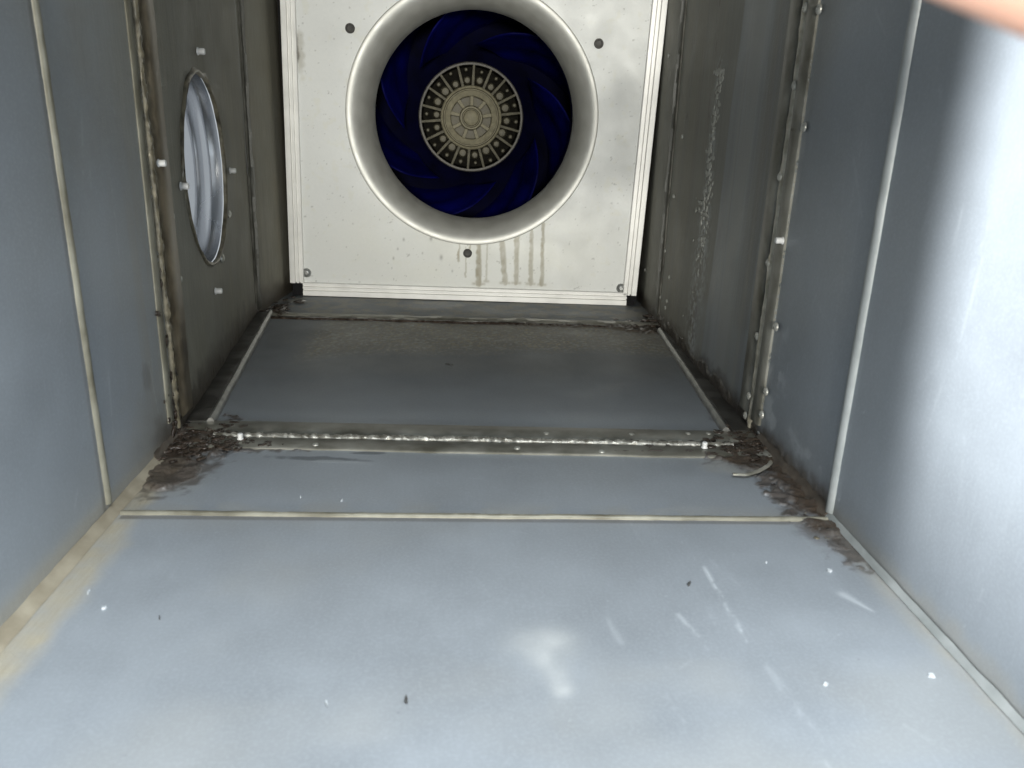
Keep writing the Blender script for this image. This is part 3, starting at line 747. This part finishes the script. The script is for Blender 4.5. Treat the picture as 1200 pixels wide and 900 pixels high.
# front panel
nu, nv = 420, 420
X_, Z_ = np.meshgrid(np.linspace(-0.91, 0.985, nu), np.linspace(-0.945, ZT, nv), indexing='ij')
def panel_wear(x, z):
    r = np.zeros_like(x); g = np.zeros_like(x); b = np.zeros_like(x); a = np.zeros_like(x)
    n1 = fbm(x * 7, z * 7, 101); n2 = fbm(x * 40, z * 40, 102)
    P = lambda px, py: (lambda q: (q[0], q[2]))(on_panel(px, py))
    for x0, y0, x1, y1, w0, w1, k in ((561, 278, 561, 333, 0.014, 0.022, 0.62), (588, 280, 592, 332, 0.020, 0.018, 0.52), (606, 278, 605, 332, 0.018, 0.016, 0.5),
                                      (623, 268, 622, 333, 0.012, 0.016, 0.5), (637, 258, 635, 334, 0.009, 0.014, 0.55), (546, 290, 546, 325, 0.004, 0.006, 0.4), (571, 285, 570, 330, 0.004, 0.007, 0.35),
                                      (538, 285, 537, 306, 0.004, 0.009, 0.6), (551, 283, 551, 293, 0.006, 0.004, 0.5)):
        c0, c1 = P(x0, y0), P(x1, y1)
        s_ = seg(x + 0.012 * (n2 - .5), z, c0, c1, w0, w1)
        core = sstep(0.30, 0.75, s_)
        g = np.maximum(g, 1.25 * k * core * (0.55 + 0.7 * n2))
        foot = seg(x, z, (c1[0] - w1 * 1.4, c1[1]), (c1[0] + w1 * 1.4, c1[1]), 0.008)
        g = np.maximum(g, 0.45 * foot * (y1 > 328))
    for px, py, s_ in ((517, 302, 0.014), (505, 280, 0.012), (473, 281, 0.009), (461, 303, 0.008), (466, 292, 0.007), (530, 318, 0.007), (495, 297, 0.006), (610, 315, 0.006)):
        c = P(px, py); r = np.maximum(r, 0.5 * np.exp(-(((x - c[0]) / (s_ * 0.6)) ** 2 + ((z - c[1]) / s_) ** 2)))
    c = P(347, 58)
    r = np.maximum(r, 0.8 * (1 - sstep(0.5, 1.1, blob(x, z, (c[0] - 0.005, c[1]), 0.020, 0.10) + 0.9 * (n2 - .5))))
    g = np.maximum(g, 0.40 * (1 - sstep(0.4, 1.2, blob(x, z, (c[0] + 0.015, c[1] - 0.02), 0.030, 0.13) + 0.9 * (n2 - .5))))
    a = 0.28 * (1 - sstep(0.55, 1.25, blob(x, z, (0.05, -0.7), 0.9, 0.35) + 0.5 * (n1 - .5))) * n1
    a = np.maximum(a, 0.2 * sstep(0.6, 0.8, fbm(x * 25, z * 25, 107)))
    r = np.maximum(r, 0.35 * sstep(0.83, 0.88, fbm(x * 70, z * 70, 103, 2)))
    return np.stack([r, g, b, a], -1)
pw = panel_wear(X_, Z_)
Yp = 4.45 - SK * X_ + 0.010 + 0.004 * (fbm(X_ * 1.5, Z_ * 1.5, 110, 2) - .5)
f = grid_faces(nu, nv)
q = np.hypot(X_ - AXX, Z_ - AXZ).ravel()
f = f[(q[f] > 0.648).all(1)]
mesh_np('front_panel', WA(np.stack([X_, Yp, Z_], -1).reshape(-1, 3)), np.ascontiguousarray(f), PANEL, fan_box, wear=pw.reshape(-1, 4))
# profiles with grooves
def rail(p0, p1, inward, w=0.078):
    """cross-section: outer flat, groove, mid rib, groove, inner lip; p0/p1 outer edge (x, z)"""
    pr = [(0, 0.05), (0, -0.010), (0.003, -0.016), (0.030, -0.016), (0.033, -0.004), (0.037, -0.004), (0.040, -0.014), (0.052, -0.014), (0.054, -0.003), (0.058, -0.003), (0.060, -0.011), (w - 0.003, -0.011), (w, -0.006), (w, 0.05)]
    vv = []; ff = []
    for (x, z) in (p0, p1):
        for a_, d in pr: vv.append(PP(x + inward[0] * a_, z + inward[1] * a_, d))
    k = len(pr)
    for i in range(k - 1): ff.append((i, i + 1, k + i + 1, k + i))
    ff.append(tuple(range(k))); ff.append(tuple(range(2 * k - 1, k - 1, -1)))
    o = mesh_np('edge_profile', WA(np.array(vv)), ff, ALU, fan_box, smooth=False)
    bm = bmesh.new(); bm.from_mesh(o.data); bmesh.ops.recalc_face_normals(bm, faces=bm.faces[:]); bm.to_mesh(o.data); bm.free()
    return o
rail((-0.957, -0.925), (-0.914, ZT), (1, 0))
rail((1.010, -0.940), (1.056, ZT), (-1, 0))
rail((-0.885, -0.997), (0.955, -1.000), (0, 1), 0.075)
# black corner pieces
def cap(x0, x1, z0, z1):
    a_, b_ = WA(PP(x0, z0, -0.006)), WA(PP(x1, z1, 0.05))
    box('corner_cap', [min(a_[i], b_[i]) for i in range(3)], [max(a_[i], b_[i]) for i in range(3)], BLACK, fan_box, 0.001)
cap(-0.945, -0.887, -0.996, -0.918); cap(0.957, 1.004, -0.999, -0.932)
# sides, back and top of the box, coloured black for the shade inside
for x0, x1, y0, y1 in ((-0.95, -0.935, 4.56, 6.0), (1.015, 1.03, 4.45, 6.0), (-0.95, 1.03, 5.98, 6.0)):
    box('side_panel', W((x0, y0, -0.98)), W((x1, y1, ZT - 0.01)), BLACK, fan_box)
box('base_panel', W((-0.93, 4.56, -0.985)), W((1.01, 5.97, -0.965)), BLACK, fan_box)
# inlet ring
prof2 = [(0.676, 0.014), (0.674, 0.002), (0.669, -0.003)]
for i in range(29):
    t = math.radians(90 * i / 28)
    prof2.append((0.663 - 0.109 * math.sin(t), -0.004 + 0.25 * (1 - math.cos(t))))
me = lathe_mesh('inlet_ring', [(r * H, -d * H) for r, d in prof2], 128)
for pl in me.polygons: pl.use_smooth = True
me.materials.append(RING)
NP_ = Vector((-SK, -1, 0)).normalized()
place('inlet_ring', me, None, fan_box, W(PP(AXX, AXZ)), NP_)
# rivet nuts and screws
nut_me = lathe_mesh('rivet_nut', [(0.0080, 0), (0.0080, 0.0014), (0.0070, 0.0022), (0.0055, 0.0022), (0.0048, 0.0008), (0, 0.0006)], 20); nut_me.materials.append(DARKSTEEL)
scr_me = lathe_mesh('screw', [(0.0085, 0), (0.0082, 0.0016), (0.0060, 0.0040), (0.0034, 0.0048), (0.0030, 0.0030), (0, 0.0030)], 20); scr_me.materials.append(SCREW)
for px, py in ((410, 33), (702, 51), (548, 297)):
    p = on_panel(px, py); place('rivet_nut', nut_me, None, fan_box, W((p[0], p[1] + 0.008, p[2])), NP_)
for px, py in ((359, 320), (728, 338)):
    p = on_panel(px, py); place('screw', scr_me, None, fan_box, W((p[0], p[1] + 0.008, p[2])), NP_)

# ================================================================== fan wheel behind the ring
MY = 4.88                                           # motor face depth
wheel = tag(empty('centrifugal_fan', W((AXX, MY, AXZ))), 'dark blue plastic fan wheel with finned round motor in its centre', 'fan wheel')
C = W((AXX, MY, AXZ)); AX = Vector((0, -1, 0))
def lathe_part(name, prof, mat, parent, nseg=64, smooth=True):
    me = lathe_mesh(name, [(r * H, -d * H) for r, d in prof], nseg); me.materials.append(mat)
    me.transform(AX.to_track_quat('Z', 'Y').to_matrix().to_4x4())
    o = link(name, me, None, parent); o.location = C - origin(parent); return o
back = lathe_part('back_plate', [(0.30, 0.30), (0.40, 0.36), (0.60, 0.42), (0.84, 0.44), (0.84, 0.46), (0.28, 0.46)], BLUE_DK, wheel)
lathe_part('front_shroud', [(0.585, -0.16), (0.590, -0.10), (0.62, -0.02), (0.70, 0.04), (0.84, 0.07), (0.84, 0.085), (0.69, 0.055), (0.605, -0.01), (0.575, -0.10), (0.572, -0.16)], BLUE, wheel)
# wavy backward-curved blades
NB = 7
for b_ in range(NB):
    a0 = 2 * math.pi * b_ / NB + 0.35
    vv = []; nr, nd_ = 26, 12
    for sgn in (0, 1):
        for i in range(nr):
            t = i / (nr - 1)
            r = 0.40 + 0.43 * t
            for j in range(nd_):
                s = j / (nd_ - 1)
                front = -0.06 + 0.10 * t if t > 0.35 else 0.10 - 0.46 * t
                front = max(front, -0.05 + 0.12 * t)
                d = front + (0.43 - front) * s
                ang = a0 - 1.35 * t ** 0.9 - 0.55 * (s - 0.5) + 0.04 * math.sin(s * 14) * (0.4 + t)
                th = 0.007 * (1 if sgn else -1) / r
                vv.append((AXX + r * math.cos(ang + th), MY + d, AXZ + r * math.sin(ang + th)))
    g1 = grid_faces(nr, nd_); g2 = g1[:, ::-1] + nr * nd_
    ff = [tuple(x) for x in g1] + [tuple(x) for x in g2]
    o_ = nr * nd_
    for j in range(nd_ - 1):
        ff.append((j, j + 1, o_ + j + 1, o_ + j)); k = (nr - 1) * nd_
        ff.append((k + j + 1, k + j, o_ + k + j, o_ + k + j + 1))
    for i in range(nr - 1):
        ff.append(((i + 1) * nd_, i * nd_, o_ + i * nd_, o_ + (i + 1) * nd_))
    mesh_np('blade', WA(np.array(vv)), ff, BLUE, wheel)
# motor
hub = lathe_part('motor_housing', [(0.300, 0.34), (0.303, 0.05), (0.303, 0.010), (0.296, 0.000), (0.286, 0.004), (0.282, 0.09), (0.200, 0.11), (0.180, 0.11), (0.178, 0.04), (0, 0.04)], MOTOR_DK, wheel, 72)
lathe_part('motor_rim', [(0.306, 0.06), (0.3065, 0.006), (0.300, -0.004), (0.290, -0.002), (0.287, 0.010)], simple('motor_rim_metal', (0.07, 0.066, 0.060), (0.16, 0.15, 0.13), 120, 0.5, 0.2), hub, 72)
disc = lathe_part('motor_cover', [(0.182, 0.060), (0.180, -0.010), (0.174, -0.030), (0.163, -0.034), (0.159, -0.012), (0.154, -0.012), (0.150, -0.046), (0.122, -0.054), (0.118, -0.050), (0.116, 0.022), (0.070, 0.022), (0.068, -0.050), (0.062, -0.066), (0.054, -0.066), (0.050, -0.044), (0.046, -0.044), (0.042, -0.068), (0.030, -0.074), (0, -0.074)], MOTOR, wheel, 64)
disc['label'] = 'pale dusty round motor cover'
def fin_mesh(name, r0, r1, w0, w1, d0, d1, mat):
    vv = []
    for r, w, dd in ((r0, w0, d0), (r1, w1, d1)):
        for sx in (-1, 1):
            for dep in (0, 1): vv.append((r * H, sx * w * H, (-0.115 if not dep else dd * -1) * H))
    ff = [(0, 1, 3, 2), (4, 6, 7, 5), (0, 4, 5, 1), (2, 3, 7, 6), (1, 5, 7, 3), (0, 2, 6, 4)]
    me = bpy.data.meshes.new(name); me.from_pydata(vv, [], ff); me.update()
    bm = bmesh.new(); bm.from_mesh(me); bmesh.ops.bevel(bm, geom=bm.edges[:], offset=0.0005, segments=1, affect='EDGES'); bmesh.ops.recalc_face_normals(bm, faces=bm.faces[:]); bm.to_mesh(me); bm.free()
    me.materials.append(mat); return me
FINM = simple('motor_fin_metal', (0.075, 0.068, 0.046), (0.15, 0.138, 0.095), 120, 0.55, 0.15, 0.4)
fin_me = fin_mesh('cooling_fin', 0.172, 0.294, 0.0085, 0.0065, -0.022, 0.004, FINM)
boss_me = lathe_mesh('screw_boss', [(0.014 * H, -0.11 * H), (0.013 * H, -0.045 * H), (0.008 * H, -0.036 * H), (0, -0.034 * H)], 12); boss_me.materials.append(FINM)
lug_me = lathe_mesh('lug', [(0.030 * H, -0.11 * H), (0.028 * H, -0.060 * H), (0.018 * H, -0.036 * H), (0, -0.032 * H)], 12); lug_me.materials.append(FINM)
NFN = 18
for k in range(NFN):
    a_ = 2 * math.pi * k / NFN + 0.12
    place('cooling_fin', fin_me, None, hub, C, AX, a_ + rng.uniform(-0.02, 0.02))
    mid = a_ + math.pi / NFN
    for nm, me_, rr in (('screw_boss', boss_me, 0.262), ('lug', lug_me, 0.206)):
        o = place(nm, me_, None, hub, C, AX, 0, rng.uniform(0.8, 1.12))
        rr += rng.uniform(-0.006, 0.006)
        o.location = o.location + o.rotation_quaternion @ Vector((rr * H * math.cos(mid), rr * H * math.sin(mid), 0))
lathe_part('pocket_shade', [(0.117, 0.0215), (0.117, 0.018), (0.069, 0.018), (0.069, 0.0215)], FINM, disc)  # dark ring added to give the cover's pockets their shade
spoke_me = fin_mesh('spoke', 0.066, 0.120, 0.0085, 0.0100, -0.046, -0.048, MOTOR)
for k in range(9):
    place('spoke', spoke_me, None, disc, C, AX, 2 * math.pi * k / 9 + 0.15)

# ================================================================== loose bits on the floor
def chip(px, py, sx, sy_, mat, name, label, cat, seed, rot=0.0, group=None):
    g = random.Random(seed); c = W(on_floor(px, py)); k = 9; sx *= 0.7; sy_ *= 0.75
    vv = []; ff = []
    for lay, z, s in ((0, 0.0002, 1.0), (1, 0.0012, 0.92)):
        for i in range(k):
            a_ = 2 * math.pi * i / k; r = s * g.uniform(0.45, 1.2) if lay == 0 else s
            if lay == 0: vv.append([sx * r * math.cos(a_), sy_ * r * math.sin(a_), z])
            else: vv.append([vv[i][0] * 0.9, vv[i][1] * 0.9, z + g.uniform(0, 0.0007)])
    for i in range(k): ff.append((i, (i + 1) % k, k + (i + 1) % k, k + i))
    ff.append(tuple(k + i for i in range(k))); ff.append(tuple(reversed(range(k))))
    me = bpy.data.meshes.new(name); me.from_pydata([tuple(v) for v in vv], [], ff); me.update()
    o = link(name, me, mat); o.location = c; o.rotation_euler = (0, 0, rot)
    tag(o, label, cat, group); return o
GW = 'loose chips on the duct floor'
chip(104, 695, 0.0016, 0.0034, CHIP, 'metal_chip', 'small white chip beside the wide beige corner sealant, farther of a close pair', 'chip', 1, 0.2, GW)
chip(122, 713, 0.0022, 0.0034, CHIP, 'metal_chip', 'white chip beside the wide beige corner sealant, larger of a close pair', 'chip', 2, 0.1, GW)
chip(383, 826, 0.0010, 0.0042, CHIP, 'metal_chip', 'thin white sliver alone on the open floor sheet', 'chip', 3, 0.3, GW)
chip(971, 669, 0.0036, 0.0034, CHIP, 'metal_chip', 'white chip by the pale smear next to the thin corner sealant', 'chip', 4, 0.4, GW)
chip(1091, 793, 0.0030, 0.0026, CHIP, 'metal_chip', 'bright square white chip close to the thin corner sealant', 'chip', 5, 0.0, GW)
chip(967, 803, 0.0026, 0.0016, CHIP, 'metal_chip', 'faint flat white chip beside the long broken scratch', 'chip', 6, 0.0, GW)
chip(898, 660, 0.0014, 0.0014, CHIP, 'metal_chip', 'tiny white speck between the long scratch and the corner', 'chip', 7, 0.0, GW)
chip(352, 583, 0.0010, 0.0036, CHIP, 'metal_chip', 'tiny white speck on the narrow sheet between joint and seam, beside its twin', 'chip', 8, 0.2, GW)
chip(401, 587, 0.0010, 0.0040, CHIP, 'metal_chip', 'thin white fleck near the seam bead, on the narrow sheet before the joint', 'chip', 9, -0.2, GW)
chip(476, 821, 0.0017, 0.0050, DARKCHIP, 'dark_flake', 'dark grey oval flake on the open floor sheet', 'flake', 11, 0.1)
chip(807, 685, 0.0026, 0.0050, DARKCHIP, 'dark_flake', 'dark flake beside the long white scratch', 'flake', 12, -0.5)
chip(527, 428, 0.0042, 0.0100, DARKCHIP, 'dark_flake', 'dark flake on the dim floor sheet in front of the fan box', 'flake', 13, 0.9)
chip(187, 725, 0.0008, 0.0030, DARKCHIP, 'dark_flake', 'tiny dark sliver near the beige corner sealant', 'flake', 14, 0.4)

# ================================================================== the photographer's hand at the edge of the view
def cam_pt(x, y, z): return Vector((R @ np.array([x, y, z])).tolist()) + Vector((0, 0, H))
def px_pt(px, py, d): return cam_pt((px - CX) / FPX * d, -(py - CY) / FPX * d, -d)
def hand():
    D = 0.10
    wrist = cam_pt(0.205, 0.075, -0.080)
    person = tag(empty('person', wrist), 'bare hand and forearm of a person, fingers reaching into the duct mouth', 'person')
    V = []; E_ = []; Rr = []
    def add(p, r, prev=None):
        V.append(p); Rr.append(r)
        if prev is not None: E_.append((prev, len(V) - 1))
        return len(V) - 1
    up = (px_pt(1170, -49, D) - px_pt(1145, 21, D)).normalized()
    i0 = px_pt(1290, 0, D) ; i0 = px_pt(1345, 12, D) # guide only
    def axis(px, py, d, r):
        return px_pt(px, py, d)
    w0 = add(wrist, 0.024)
    add(wrist + (cam_pt(0.30, 0.07, -0.06) - cam_pt(0.205, 0.075, -0.080)), 0.027, w0); fa = len(V) - 1
    add(cam_pt(0.42, 0.06, -0.03), 0.034, fa)
    palm = add(cam_pt(0.170, 0.070, -0.088), 0.027, w0)
    knk = []
    # index finger: its lower edge crosses the corner of the view
    def fing(pts, rs, root):
        pr = root
        for p, r in zip(pts, rs): pr = add(p, r, pr)
    e = lambda px, off: px_pt(px + 0.342 * off, (px - 1090) * 0.37 - 8 - 0.94 * off, D)
    fing([e(1420, 84) , e(1330, 80), e(1240, 76), e(1150, 73), e(1080, 68), e(1040, 62)], [0.0105, 0.0092, 0.0090, 0.0080, 0.0074, 0.0060], palm)
    fing([cam_pt(0.142, 0.074, -0.103), cam_pt(0.108, 0.085, -0.112), cam_pt(0.084, 0.088, -0.108), cam_pt(0.066, 0.088, -0.100)], [0.0105, 0.0092, 0.0082, 0.0066], palm)
    fing([cam_pt(0.146, 0.091, -0.102), cam_pt(0.114, 0.106, -0.110), cam_pt(0.092, 0.109, -0.104), cam_pt(0.076, 0.108, -0.096)], [0.0100, 0.0088, 0.0078, 0.0064], palm)
    fing([cam_pt(0.152, 0.106, -0.098), cam_pt(0.126, 0.123, -0.102), cam_pt(0.110, 0.126, -0.097), cam_pt(0.098, 0.125, -0.090)], [0.0088, 0.0076, 0.0068, 0.0056], palm)
    fing([cam_pt(0.178, 0.044, -0.075), cam_pt(0.152, 0.034, -0.062), cam_pt(0.130, 0.036, -0.055)], [0.0125, 0.0105, 0.0085], w0)
    me = bpy.data.meshes.new('hand'); me.from_pydata([v - wrist for v in V], E_, []); me.update()
    o = link('hand', me, SKIN, person)
    sk = o.modifiers.new('skin', 'SKIN'); sk.use_smooth_shade = True
    for i, r in enumerate(Rr): me.skin_vertices[0].data[i].radius = (r, r)
    me.skin_vertices[0].data[0].use_root = True
    ss = o.modifiers.new('sub', 'SUBSURF'); ss.levels = 2; ss.render_levels = 2
    return person
hand()
